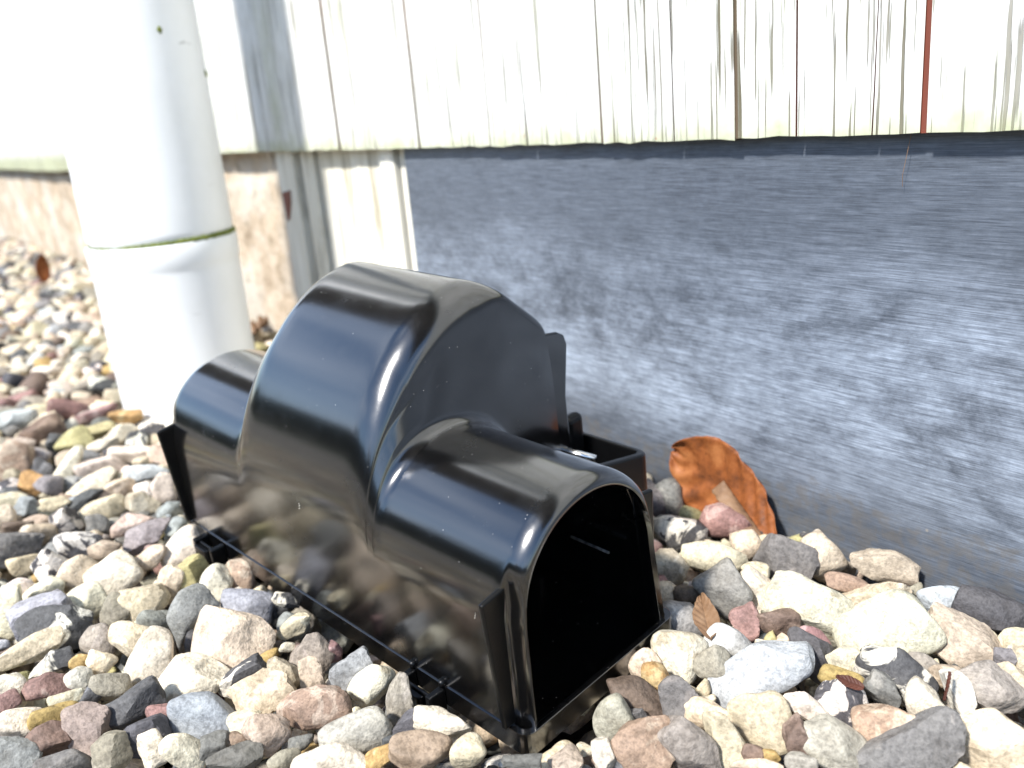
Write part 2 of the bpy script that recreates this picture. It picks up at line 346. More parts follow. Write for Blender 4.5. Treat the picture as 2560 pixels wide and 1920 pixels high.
# ------------------------------------------------------------------ house wall
house = tag(empty('house_wall', (0, WALL_Y, 0)), 'white boarded house wall with dark zinc sheet along its foot', 'wall')
def hpart(name, bm, mat, bev=0.0, smooth=False):
    bmesh.ops.translate(bm, verts=bm.verts, vec=(0, -WALL_Y, 0))
    o = bm_obj(name, bm, mat, house, smooth)
    if bev: bevel(o, bev)
    return o
def redsides(o, m='brown'):
    o.data.materials.append(M[m])
    for p in o.data.polygons:
        if abs(p.normal.x) > 0.9: p.material_index = 1
def board_poly(x0, x1, zb, zt, slits, rg, j=0.0004):
    pts = []
    cuts = sorted(slits)
    xs = list(np.linspace(x0, x1, 9)[1:-1])
    ev = [(x, None) for x in xs if all(abs(x - c[0]) > 0.006 for c in cuts)] + [(c[0], c) for c in cuts]
    ev.sort(key=lambda e: e[0])
    pts.append((x0, zb + rg.normal(0, j)))
    for x, c in ev:
        if c is None: pts.append((x + rg.normal(0, 0.002), zb + rg.normal(0, j)))
        else:
            h, wd = c[1], c[2]; n = 9
            offs = np.cumsum(rg.normal(0, 0.0006, n))
            zz = np.linspace(0, h, n)
            z0 = zb + rg.normal(0, j)
            for i in range(n): pts.append((x + offs[i] - wd / 2 * (1 - i / n), z0 + zz[i] + (0 if i else 0)))
            for i in range(n - 2, -1, -1): pts.append((x + offs[i] + wd / 2 * (1 - i / n), z0 + zz[i]))
    pts.append((x1, zb + rg.normal(0, j)))
    # side edges with slow waviness
    nz = 14; zz = np.linspace(zb, 2.42, nz)[1:] if zt > 1 else [zt]
    for z in zz[:-1] if zt > 1 else []: pts.append((x1 + rg.normal(0, 0.0005), z))
    pts.append((x1, zt)); pts.append((x0, zt))
    for z in list(zz[:-1])[::-1] if zt > 1 else []: pts.append((x0 + rg.normal(0, 0.0005), z))
    return pts
rg = np.random.default_rng(5)
BJ = [-0.012, -0.118, -0.222, -0.326, -0.431, -0.551, -0.651, -0.792, -0.905, -1.02, -1.135, -1.25]
GAP = {-0.222: 0.0036, -0.326: 0.0020, -0.431: 0.0022, -0.551: 0.0014, -0.651: 0.0034, -0.792: 0.0012}
SL = {(-0.118, -0.222): [(-0.165, 0.07, 0.0006)], (-0.222, -0.326): [(-0.248, 0.16, 0.0007), (-0.288, 1.2, 0.0011)], (-0.326, -0.431): [(-0.370, 0.9, 0.0010)],
      (-0.431, -0.551): [(-0.507, 0.062, 0.0016)], (-0.551, -0.651): [(-0.60, 0.02, 0.0008)], (-0.651, -0.792): [(-0.724, 0.045, 0.0014)]}
XR = [0.94 - 0.12 * i for i in range(9)]   # boards to the right of the picture (mirrored in the plastic only)
for a, b in zip(XR + [], XR[1:] + [BJ[0]]):
    redsides(hpart('board', prism_bm(board_poly(b + 0.001, a - 0.001, 0.222, 2.42, [], rg), 1, 0.3928, 0.3997), M['board'], 0.0007))
for a, b in zip(BJ, BJ[1:]):
    ga, gb = GAP.get(a, 0.0016), GAP.get(b, 0.0016)
    yo = rg.uniform(-0.0012, 0.0012)
    zb = 0.2218 + rg.uniform(-0.0005, 0.0005)
    redsides(hpart('board', prism_bm(board_poly(b + gb / 2, a - ga / 2, zb, 2.42, SL.get((a, b), []), rg), 1, 0.3925 + yo, 0.3997), M['board'], 0.0007), 'red' if a == -0.222 else 'brown')
xl = -1.252
while xl > -5.2:
    wd = rg.uniform(0.15, 0.24)
    redsides(hpart('board', prism_bm(board_poly(xl - wd + 0.001, xl - 0.001, 0.197 + rg.uniform(-0.001, 0.001), 2.42, [], rg), 1, 0.387, 0.3997), M['board'], 0.0007))
    xl -= wd
for xj, wj in GAP.items():
    hpart('sun_stop_lath', box_bm(xj - wj / 2 - 0.0004, xj + wj / 2 + 0.0004, 0.3931 if wj < 0.003 else 0.3938, 0.3996, 0.2221, 2.41), M['red' if xj == -0.222 else 'brown'])  # added to block sun slivers through the joints; the red strip is real
hpart('backing_board', box_bm(-5.3, 0.96, 0.4045, 0.43, 0.2325, 2.42), M['red'])
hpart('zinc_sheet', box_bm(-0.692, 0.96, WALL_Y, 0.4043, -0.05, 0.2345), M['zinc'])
# foot of the wall to the left of the sheet: battens, then rough render
for nm, x0, x1, y0, z1 in (('batten', -0.712, -0.698, 0.4085, 0.231), ('batten', -0.741, -0.7165, 0.404, 0.231), ('batten', -0.877, -0.7425, 0.4085, 0.231), ('batten', -0.912, -0.8835, 0.405, 0.231), ('post', -0.967, -0.925, 0.401, 0.231)):
    hpart(nm, box_bm(x0, x1, y0, 0.43, -0.05, z1), M['post'], 0.0015)
hpart('dark_gap_board', box_bm(-0.968, -0.690, 0.432, 0.45, -0.05, 0.231), M['plm'])
hpart('paint_flake', prism_bm([(-0.962, 0.178), (-0.940, 0.181), (-0.943, 0.168), (-0.953, 0.150), (-0.959, 0.147)], 1, 0.3998, 0.4009), M['red'])
def plinth():
    bm = bmesh.new(); nx, nz = 220, 30
    g = np.random.default_rng(9)
    xs = np.linspace(-5.3, -0.969, nx); zs = np.linspace(-0.05, 0.2315, nz)
    vs = [[bm.verts.new((x, 0.412 + 0.0015 * math.sin(x * 31 + z * 50) + g.normal(0, 0.0008) + (0.004 if z > 0.19 else 0), z)) for z in zs] for x in xs]
    for i in range(nx - 1):
        for jz in range(nz - 1): bm.faces.new((vs[i][jz], vs[i + 1][jz], vs[i + 1][jz + 1], vs[i][jz + 1]))
    hpart('rendered_plinth', bm, M['plinth'], 0, True)
plinth()
hpart('roof_eave', box_bm(-6.5, 2.6, -0.66, 0.45, 2.47, 2.60), M['soffit'], 0.004)
for i in range(9): hpart('soffit_board', box_bm(-6.49, 2.59, -0.655 + 0.115 * i, -0.655 + 0.115 * i + 0.108, 2.448, 2.468), M['soffit'], 0.003)

# ------------------------------------------------------------------ downpipe
PX, PY, PR = -0.900, 0.247, 0.0668
dp = tag(empty('downpipe', (PX, PY, 0)), 'white plastic downpipe with a mossy joint, standing before the plinth', 'pipe')
def lathe(prof, n=96):
    V, F = [], []
    for r, z in prof:
        for i in range(n):
            a = 2 * math.pi * i / n; V.append((r * math.cos(a), r * math.sin(a), z))
    for j in range(len(prof) - 1):
        for i in range(n):
            F.append((j * n + i, j * n + (i + 1) % n, (j + 1) * n + (i + 1) % n, (j + 1) * n + i))
    return V, F
JZ = 0.157
mesh('upper_pipe', *lathe([(PR - 0.004, JZ - 0.02), (PR - 0.0022, JZ + 0.0005), (PR - 0.0004, JZ + 0.003), (PR, JZ + 0.008), (PR, JZ + 0.03), (PR, 2.40), (PR - 0.003, 2.40)]), M['pvc'], dp, True)
mesh('lower_pipe', *lathe([(PR - 0.001, -0.05), (PR - 0.0005, 0.0), (PR + 0.0006, JZ - 0.03), (PR + 0.0009, JZ - 0.0245), (PR + 0.0020, JZ - 0.022), (PR + 0.0022, JZ - 0.004), (PR + 0.0012, JZ - 0.0018), (PR - 0.0045, JZ - 0.0016)]), M['pvc'], dp, True)
def moss_ring():
    V, F = [], []; n = 200; g = np.random.default_rng(4)
    for i in range(n):
        a = 2 * math.pi * i / n
        # thickest on the shaded side, thin where the sun reaches
        t = 0.30 + 1.15 * max(0.0, math.cos(a - math.radians(35))) + g.normal(0, 0.12)
        t = max(0.12, t)
        for k in range(6):
            b = 2 * math.pi * k / 6
            V.append(((PR - 0.0012 + 0.0022 * t * math.cos(b)) * math.cos(a), (PR - 0.0012 + 0.0022 * t * math.cos(b)) * math.sin(a), JZ - 0.0006 + 0.0024 * t * math.sin(b) + g.normal(0, 0.0003)))
    for i in range(n):
        for k in range(6):
            F.append((i * 6 + k, ((i + 1) % n) * 6 + k, ((i + 1) % n) * 6 + (k + 1) % 6, i * 6 + (k + 1) % 6))
    mesh('moss_ring', V, F, M['moss'], dp, True)
moss_ring()
for a, z, s in ((math.radians(12), 0.335, 0.0028), (math.radians(60), 0.30, 0.0035)):
    bm = bmesh.new(); bmesh.ops.create_icosphere(bm, subdivisions=2, radius=1)
    for v in bm.verts: v.co = Vector((v.co.x * 0.0015 * random.uniform(.6, 1.3), v.co.y * s * random.uniform(.5, 1), v.co.z * s * random.uniform(.7, 1.4)))
    bmesh.ops.rotate(bm, verts=bm.verts, cent=(0, 0, 0), matrix=Matrix.Rotation(a, 3, 'Z'))
    bmesh.ops.translate(bm, verts=bm.verts, vec=(PR * math.cos(a), PR * math.sin(a), z))
    bm_obj('moss_tuft', bm, M['moss'], dp, True)
# pale concrete gully collar the pipe drops into
def gully():
    root = tag(empty('gully_collar', (PX + 0.030, PY + 0.022, -0.032)), 'pale concrete gully collar round the foot of the white downpipe', 'drain')
    prof = [(0.004, 0.030), (PR - 0.01, 0.030), (PR + 0.012, 0.031), (PR + 0.026, 0.027), (PR + 0.032, 0.012), (PR + 0.034, -0.02)]
    V, F = lathe(prof, 80)
    g = np.random.default_rng(2); ph = g.uniform(0, 6, 5)
    W2 = []
    for x, y, z in V:
        a = math.atan2(y, x); k = 1 + (0.05 * math.sin(3 * a + ph[0]) + 0.03 * math.sin(7 * a + ph[1])) * (1 if math.hypot(x, y) > PR - 0.02 else 0)
        W2.append((x * k, y * k, z + 0.002 * math.sin(5 * a + ph[2])))
    mesh('collar_ring', W2, F, M['conc'], root, True)
gully()

# ================================================================== THE TRAP
TQ = (-0.2548, 0.1734, -0.0062); TYAW, TPIT, TROL = 0.1354, 0.0464, 0.0797
TL, TW = 0.3021, 0.0970
trap = empty('trap_tunnel', TQ); trap.rotation_mode = 'ZYX'
Rz = Matrix.Rotation(TYAW, 3, 'Z'); Ry = Matrix.Rotation(TPIT, 3, 'Y'); Rx = Matrix.Rotation(TROL, 3, 'X')
TM = Rz @ Ry @ Rx
trap.rotation_mode = 'QUATERNION'; trap.rotation_quaternion = TM.to_quaternion()
tag(trap, 'glossy black plastic rodent trap tunnel with a tall hump, lying on the gravel', 'trap')

def catmull(P, n):
    P = np.array(P, float); Q = np.vstack([2 * P[0] - P[1], P, 2 * P[-1] - P[-2]])
    out = []
    for i in range(1, len(Q) - 2):
        for t in np.linspace(0, 1, 24, endpoint=False):
            p0, p1, p2, p3 = Q[i - 1], Q[i], Q[i + 1], Q[i + 2]
            out.append(0.5 * ((2 * p1) + (-p0 + p2) * t + (2 * p0 - 5 * p1 + 4 * p2 - p3) * t * t + (-p0 + 3 * p1 - 3 * p2 + p3) * t ** 3))
    out.append(P[-1]); out = np.array(out)
    s = np.concatenate([[0], np.cumsum(np.linalg.norm(np.diff(out, axis=0), axis=1))]); q = np.linspace(0, s[-1], n)
    return np.stack([np.interp(q, s, out[:, 0]), np.interp(q, s, out[:, 1])], 1)
def smooth_poly(P, it):
    P = P.copy()
    for _ in range(it): P[1:-1] = P[1:-1] * 0.5 + (P[:-2] + P[2:]) * 0.25
    return P
ZB = 0.0075
nw, na, nf = 26, 120, 22
Tn = np.stack([np.linspace(0.0002, 0.0012, nw), np.linspace(ZB, 0.056, nw)], 1)
ang = np.linspace(math.pi, 0, na + 2)[1:-1]
Ta = np.stack([0.0485 + 0.0473 * np.sign(np.cos(ang)) * np.abs(np.cos(ang)) ** 0.96, 0.056 + 0.0505 * np.sin(ang) ** 0.96], 1)
Tf = np.stack([np.linspace(0.0958, 0.1015, nf), np.linspace(0.056, ZB, nf)], 1)
PT = np.vstack([Tn, Ta, Tf])
Ha = catmull([(0.0012, 0.056), (0.0022, 0.078), (0.0068, 0.097), (0.0155, 0.117), (0.028, 0.1345), (0.045, 0.1505), (0.062, 0.1610), (0.076, 0.1652), (0.089, 0.1662), (0.1010, 0.1597), (0.1140, 0.1480), (0.1290, 0.1338), (0.1330, 0.1255)], na + 2)[1:-1]
Hf = np.stack([np.linspace(0.1340, 0.1385, nf), np.linspace(0.119, ZB, nf)], 1)
PH = smooth_poly(np.vstack([Tn, Ha, Hf]), 6); PT = smooth_poly(PT, 3)
def inward(P):
    t = np.gradient(P, axis=0); t /= np.linalg.norm(t, axis=1)[:, None]
    return np.stack([t[:, 1], -t[:, 0]], 1)
INW = inward(PT)
D = PH - PT; DL = np.linalg.norm(D, axis=1); DH = D / np.maximum(DL, 1e-9)[:, None]
R1 = np.minimum(0.007, 0.3 * DL); FRF = np.clip((PH[:, 0] - 0.084) / 0.024, 0, 1); FRF = FRF * FRF * (3 - 2 * FRF)
# soften how the fillet radii die out where hump and tube share the skirt
ones = np.ones(len(PT))
WZ = np.clip((0.088 - PT[:, 1]) / 0.020, 0, 1); WZ = WZ * WZ * (3 - 2 * WZ)
def rim_inset(p):      # p: 0 at the tube, pi/2 at the mouth edge
    xx = RIM * math.sin(p); w_ = min(1.0, max(0.0, xx / 0.0022)); w_ = w_ * w_ * (3 - 2 * w_)
    return (0.0056 * (1 - math.cos(p)) * (1 - WZ) + (0.0050 * w_ + 0.0012 * (1 - math.cos(p))) * WZ)[:, None]
RIM = 0.0098
st = []   # stations (x array, yz array)
for ph in (90, 80, 70, 60, 50, 40, 30, 22, 15, 11, 8, 5, 2.5, 0):
    p = math.radians(ph)
    st.append((ones * (-RIM + RIM * math.sin(p)), PT + INW * rim_inset(p)))
XF, XB = -0.0905, -0.2115
for x in np.linspace(-RIM - 0.004, XF + 0.010, 14): st.append((ones * x, PT.copy()))
def hump_end(xf, sgn):
    out = []
    FR = FRF if sgn > 0 else FRF * 0
    R2 = np.minimum(0.017 * (1 - FR) + 0.0055 * FR, 0.45 * DL)
    for ph in np.linspace(0, 90, 7):
        p = math.radians(ph); out.append((ones * (xf + sgn * 0.007 * (1 - math.sin(p))), PT + DH * (R1 * (1 - math.cos(p)))[:, None]))
    for t in np.linspace(0, 1, 9)[1:-1]:
        out.append((ones * xf - sgn * 0.0035 * t, PT + DH * (R1 + (DL - R2 - R1) * t)[:, None]))
    for ph in np.linspace(0, 90, 12):
        p = math.radians(ph); out.append((xf - sgn * (0.0035 + 0.0002) - sgn * (0.017 * (1 - FR) + 0.0055 * FR) * (1 - math.cos(p)), PT + DH * (DL - R2 + R2 * math.sin(p))[:, None]))
    return out
f = hump_end(XF, 1); b = hump_end(XB, -1)[::-1]
st += f
xa, xb_ = f[-1][0], b[0][0]
for t in np.linspace(0, 1, 14)[1:-1]: st.append((xa + (xb_ - xa) * t, PH.copy()))
st += b
for x in np.linspace(XB - 0.010, -TL + RIM + 0.004, 12): st.append((ones * x, PT.copy()))
for ph in (0, 2.5, 5, 8, 11, 15, 22, 30, 40, 50, 60, 70, 80, 90):
    p = math.radians(ph)
    st.append((ones * (-TL + RIM - RIM * math.sin(p)), PT + INW * rim_inset(p)))
npf = len(PT)
V = np.concatenate([np.concatenate([xs[:, None], yz], 1) for xs, yz in st])
F = [(i * npf + j, (i + 1) * npf + j, (i + 1) * npf + j + 1, i * npf + j + 1) for i in range(len(st) - 1) for j in range(npf - 1)]
bm = bmesh.new(); vs = [bm.verts.new(tuple(map(float, v))) for v in V]
for q in F: bm.faces.new([vs[i] for i in q])
bmesh.ops.recalc_face_normals(bm, faces=bm.faces)
fc = max(bm.faces, key=lambda q: q.calc_center_median().z)
if fc.normal.z < 0: bmesh.ops.reverse_faces(bm, faces=bm.faces)
me = bpy.data.meshes.new('shell'); bm.to_mesh(me); bm.free()
shell = link('shell', me, M['pl'], trap, True)
sm = shell.modifiers.new('thickness', 'SOLIDIFY'); sm.thickness = 0.0022; sm.offset = -1; sm.use_even_offset = False

def rrect(x0, x1, y0, y1, r, n=7):
    out = []
    for cx, cy, a0 in ((x1 - r, y1 - r, 0), (x0 + r, y1 - r, 90), (x0 + r, y0 + r, 180), (x1 - r, y0 + r, 270)):
        for a in np.linspace(a0, a0 + 90, n): out.append((cx + r * math.cos(math.radians(a)), cy + r * math.sin(math.radians(a))))
    return out
def open_box(outer, inner, zbot, zfloor, ztop):
    bm = bmesh.new(); n = len(outer)
    A = [bm.verts.new((x, y, zbot)) for x, y in outer]; B = [bm.verts.new((x, y, ztop(y))) for x, y in outer]
    C = [bm.verts.new((x, y, ztop(y))) for x, y in inner]; Dv = [bm.verts.new((x, y, zfloor)) for x, y in inner]
    bm.faces.new(A[::-1]); bm.faces.new(Dv)
    for i in range(n):
        j = (i + 1) % n
        bm.faces.new((A[i], A[j], B[j], B[i])); bm.faces.new((B[i], B[j], C[j], C[i])); bm.faces.new((C[i], C[j], Dv[j], Dv[i]))
    return bm
base = bm_obj('base_tray', open_box(rrect(-TL - 0.0004, 0.0010, -0.0004, TW + 0.0056, 0.006), rrect(-TL + 0.0026, -0.0020, 0.0026, TW + 0.0026, 0.004), 0.0, 0.003, lambda y: 0.0112), M['pl'], trap)
bevel(base, 0.0003, 2)
def fin(name, x0, x1, poly, mat='pl', bev=0.0009):
    o = bm_obj(name, prism_bm(poly, 0, x0, x1), M[mat], trap); bevel(o, bev, 2); return o
for x0 in (-0.0112, -TL + 0.0086):
    fin('end_flange', x0, x0 + 0.0026, [(-0.0060, 0.0750), (-0.0030, 0.0116), (0.006, 0.0116), (0.0085, 0.0772)], 'plm')
    fin('end_flange', x0, x0 + 0.0026, [(0.0970, 0.0116), (0.0995, 0.0116), (0.1025, 0.0750), (0.0905, 0.0772)], 'plm')
fin('rear_flange', -0.0972, -0.0942, [(0.126, 0.1275), (0.1385, 0.1250), (0.1430, 0.1222), (0.1448, 0.1165), (0.1405, 0.088), (0.1408, 0.008), (0.126, 0.008)])
fin('rear_flange', -0.2075, -0.2045, [(0.126, 0.1275), (0.1385, 0.1250), (0.1430, 0.1222), (0.1448, 0.1165), (0.1405, 0.088), (0.1408, 0.008), (0.126, 0.008)])
# setting tray on the wall side
tr = bm_obj('side_tray', open_box(rrect(-0.205, -0.055, 0.1030, 0.1615, 0.008), rrect(-0.201, -0.0595, 0.1060, 0.1575, 0.005), 0.0, 0.034, lambda y: 0.0705 - (y - 0.0985) * 0.24), M['plm'], trap)
bevel(tr, 0.0012, 2)
def rod(name, p, q, r, mat, parent, n=14):
    p, q = Vector(p), Vector(q); d = (q - p); L = d.length; d.normalize()
    bm = bmesh.new(); bmesh.ops.create_cone(bm, cap_ends=True, segments=n, radius1=r, radius2=r, depth=L)
    bmesh.ops.rotate(bm, verts=bm.verts, cent=(0, 0, 0), matrix=d.to_track_quat('Z', 'Y').to_matrix())
    bmesh.ops.translate(bm, verts=bm.verts, vec=(p + q) / 2)
    return bm_obj(name, bm, mat, parent, True)
rod('steel_pin', (-0.100, 0.136, 0.056), (-0.078, 0.142, 0.053), 0.0024, M['steel'], tr)
rod('steel_pin', (-0.079, 0.132, 0.046), (-0.072, 0.137, 0.045), 0.0022, M['steel'], tr)
bm = box_bm(-0.104, -0.096, 0.142, 0.1555, 0.045, 0.072); kn = bm_obj('lever', bm, M['plm'], trap); bevel(kn, 0.0035, 3)
bm = box_bm(-0.108, -0.102, 0.118, 0.156, 0.044, 0.066); bevel(bm_obj('tray_divider', bm, M['plm'], trap), 0.001)
# two clasps on the near edge
def clasp(x0):
    root = empty('clasp', (0, 0, 0)); root.parent = trap
    def part(nm, *a, bv=0.0008): bevel(bm_obj(nm, box_bm(*a), M['plm'], root), bv, 2)
    part('clasp_arm', x0, x0 + 0.0040, -0.0095, -0.0005, -0.0020, 0.0098)
    part('clasp_arm', x0 + 0.0205, x0 + 0.0242, -0.0095, -0.0005, -0.0020, 0.0098)
    part('clasp_bar', x0 + 0.0042, x0 + 0.0203, -0.0075, -0.0058, 0.0005, 0.0085)
    o = bm_obj('clasp_tongue', prism_bm([(x0 + 0.0030, -0.0108), (x0 + 0.0160, -0.0108), (x0 + 0.0178, -0.0094), (x0 + 0.0178, -0.0077), (x0 + 0.0030, -0.0077)], 2, -0.0030, 0.0072), M['plm'], root); bevel(o, 0.0007, 2)
clasp(-0.0740); clasp(-0.2740)
for x in (-0.0722, -0.0516): rod('clasp_pin', (x, -0.0004, 0.0105), (x, -0.0004, 0.0135), 0.0016, M['plm'], trap)
# inside: snap mechanism faintly seen through the mouth
bm = box_bm(-0.150, -0.085, 0.028, 0.070, 0.0032, 0.012); bevel(bm_obj('bait_plate', bm, M['plm'], trap), 0.002)
rod('snap_bar', (-0.050, 0.0885, 0.042), (-0.0265, 0.0888, 0.0415), 0.0007, M['dull'], trap)
bm = prism_bm([(0.012, 0.07), (0.024, 0.085), (0.026, 0.073)], 0, -0.10, -0.098); bm_obj('snap_jaw', bm, M['plm'], trap)

# ================================================================== GRAVEL
def ico(sub):
    bm = bmesh.new(); bmesh.ops.create_icosphere(bm, subdivisions=sub, radius=1)
    bm.verts.ensure_lookup_table(); V = np.array([v.co[:] for v in bm.verts]); F = np.array([[v.index for v in q.verts] for q in bm.faces]); bm.free()
    V /= np.linalg.norm(V, axis=1)[:, None]
    return V, F
ICO = {2: ico(2), 3: ico(3), 4: ico(4)}
def edge_faces(F):
    d = {}
    for fi, f in enumerate(F):
        for a, b in ((f[0], f[1]), (f[1], f[2]), (f[2], f[0])): d.setdefault((min(a, b), max(a, b)), []).append(fi)
    return d
EF = {k: edge_faces(ICO[k][1]) for k in (3, 4)}
PAL = {  # kind: (main colour, second colour, patch, speck)
 'W': ((0.64, 0.585, 0.48), (0.54, 0.465, 0.35), 0.25, 0.25), 'C': ((0.56, 0.48, 0.36), (0.65, 0.585, 0.47), 0.35, 0.35), 'T': ((0.44, 0.37, 0.285), (0.55, 0.48, 0.38), 0.3, 0.4),
 'U': ((0.275, 0.248, 0.205), (0.36, 0.325, 0.28), 0.3, 0.3), 'G': ((0.24, 0.24, 0.235), (0.33, 0.33, 0.32), 0.3, 0.45), 'Y': ((0.36, 0.34, 0.29), (0.30, 0.28, 0.24), 0.2, 0.35),
 'D': ((0.09, 0.091, 0.096), (0.20, 0.20, 0.21), 0.2, 0.1), 'N': ((0.155, 0.152, 0.145), (0.22, 0.21, 0.195), 0.3, 0.3), 'B': ((0.15, 0.108, 0.085), (0.23, 0.175, 0.14), 0.35, 0.3),
 'P': ((0.26, 0.16, 0.145), (0.36, 0.26, 0.235), 0.4, 0.4), 'R': ((0.33, 0.24, 0.18), (0.47, 0.38, 0.30), 0.4, 0.4), 'O': ((0.38, 0.27, 0.11), (0.48, 0.39, 0.22), 0.35, 0.25),
 'E': ((0.40, 0.36, 0.19), (0.5, 0.46, 0.28), 0.35, 0.2), 'K': ((0.70, 0.67, 0.60), (0.075, 0.075, 0.08), 0.55, 0.1), 'Q': ((0.08, 0.08, 0.085), (0.70, 0.67, 0.60), 0.5, 0.1),
 'S': ((0.30, 0.32, 0.345), (0.22, 0.235, 0.25), 0.3, 0.15), 'L': ((0.44, 0.46, 0.48), (0.33, 0.335, 0.33), 0.3, 0.15), 'V': ((0.28, 0.25, 0.25), (0.36, 0.33, 0.32), 0.3, 0.3),
 'A': ((0.42, 0.25, 0.11), (0.52, 0.37, 0.20), 0.4, 0.2)}
RANDK = ['W'] * 24 + ['C'] * 24 + ['T'] * 10 + ['U'] * 6 + ['G'] * 7 + ['D'] * 6 + ['N'] * 5 + ['B'] * 4 + ['P'] * 2 + ['R'] * 2 + ['O'] * 2 + ['E'] * 2 + ['K'] * 3 + ['Q'] * 4 + ['S'] * 3 + ['Y'] * 4 + ['L'] * 2 + ['V'] * 2

def stone_shape(Dv, angular, rg):
    k = rg.integers(7, 12) if angular else rg.integers(9, 15); n = rg.normal(0, 1, (k, 3)); n /= np.linalg.norm(n, axis=1)[:, None]
    n = np.vstack([n, np.eye(3), -np.eye(3)])
    o = np.concatenate([rg.uniform(0.55, 0.95, k), rg.uniform(0.8, 1.05, 6)]); p = rg.uniform(28, 60) if angular else rg.uniform(8, 20)
    q = np.maximum(Dv @ n.T, 0.0) / o
    s = (q ** p).sum(1) + (1.0 / 1.25) ** p
    r = s ** (-1.0 / p)
    a = rg.normal(0, 1, (4, 3)) * 2.4; ph = rg.uniform(0, 6, 4)
    r *= 1 + 0.03 * np.sin(Dv @ a.T + ph).sum(1)
    a = rg.normal(0, 1, (5, 3)) * 6.5; ph = rg.uniform(0, 6, 5); r *= 1 + (0.010 if angular else 0.005) * np.sin(Dv @ a.T + ph).sum(1)
    V = Dv * r[:, None]
    V -= (V.max(0) + V.min(0)) / 2; V /= (V.max(0) - V.min(0)) / 2
    return V

class Stone:
    __slots__ = ('c', 'R', 'ax', 'kind', 'angular', 'top', 'px', 'hand', 'label')
STONES = []
# ---- height field used to bed the stones on one another
GX0, GX1, GY0, GY1, GS = -2.95, 0.36, -0.44, 0.404, 0.003
NX, NY = int((GX1 - GX0) / GS), int((GY1 - GY0) / GS)
Hf_ = np.full((NX, NY), -0.048)
gxs = GX0 + (np.arange(NX) + 0.5) * GS; gys = GY0 + (np.arange(NY) + 0.5) * GS
TMn = np.array(TM); TQn = np.array(TQ)
gx, gy = np.meshgrid(gxs, gys, indexing='ij')
loc = (np.stack([gx - TQn[0], gy - TQn[1], np.zeros_like(gx) - TQn[2]], -1)) @ TMn
INTRAP = (loc[..., 0] > -TL - 0.002) & (loc[..., 0] < 0.003) & (loc[..., 1] > -0.003) & (loc[..., 1] < 0.165) & ~((loc[..., 1] > TW + 0.002) & ((loc[..., 0] > -0.048) | (loc[..., 0] < -0.207)))
INTRAP |= (np.hypot(gx - PX, gy - PY) < PR + 0.003) | (np.hypot(gx - PX - 0.030, gy - PY - 0.022) < PR + 0.028)
def ell_field(c, R, ax):
    Mx = R @ np.diag(1 / ax ** 2) @ R.T
    C = R @ np.diag(ax ** 2) @ R.T
    hx, hy = math.sqrt(C[0, 0]), math.sqrt(C[1, 1])
    i0, i1 = int((c[0] - hx - GX0) / GS), int((c[0] + hx - GX0) / GS) + 1
    j0, j1 = int((c[1] - hy - GY0) / GS), int((c[1] + hy - GY0) / GS) + 1
    if i0 < 0 or j0 < 0 or i1 > NX or j1 > NY: return None
    x = gxs[i0:i1, None] - c[0]; y = gys[None, j0:j1] - c[1]
    a = Mx[2, 2]; bq = Mx[0, 2] * x + Mx[1, 2] * y; cq = Mx[0, 0] * x * x + 2 * Mx[0, 1] * x * y + Mx[1, 1] * y * y - 1
    disc = bq * bq - a * cq; ok = disc > 0; s = np.sqrt(np.maximum(disc, 0))
    return i0, i1, j0, j1, (-bq - s) / a, (-bq + s) / a, ok
def put(st_, stamp=True):
    f = ell_field(st_.c, st_.R, st_.ax * 0.94)
    if f is None: return
    i0, i1, j0, j1, lo, hi, ok = f
    sub = Hf_[i0:i1, j0:j1]; sub[ok] = np.maximum(sub[ok], (hi + st_.c[2])[ok])
def rand_rot(rg, tilt):
    th = rg.uniform(0, 2 * math.pi); ax = rg.normal(0, tilt, 2)
    m = Matrix.Rotation(th, 3, 'Z'); m = Matrix.Rotation(ax[0], 3, 'X') @ Matrix.Rotation(ax[1], 3, 'Y') @ m
    return np.array(m)
def in_view(x, y, mx=120):
    u, v, d = to_px((x, y, 0.0)); return d > 0.1 and -mx < u < 2560 + mx and 300 < v < 1920 + mx * 2
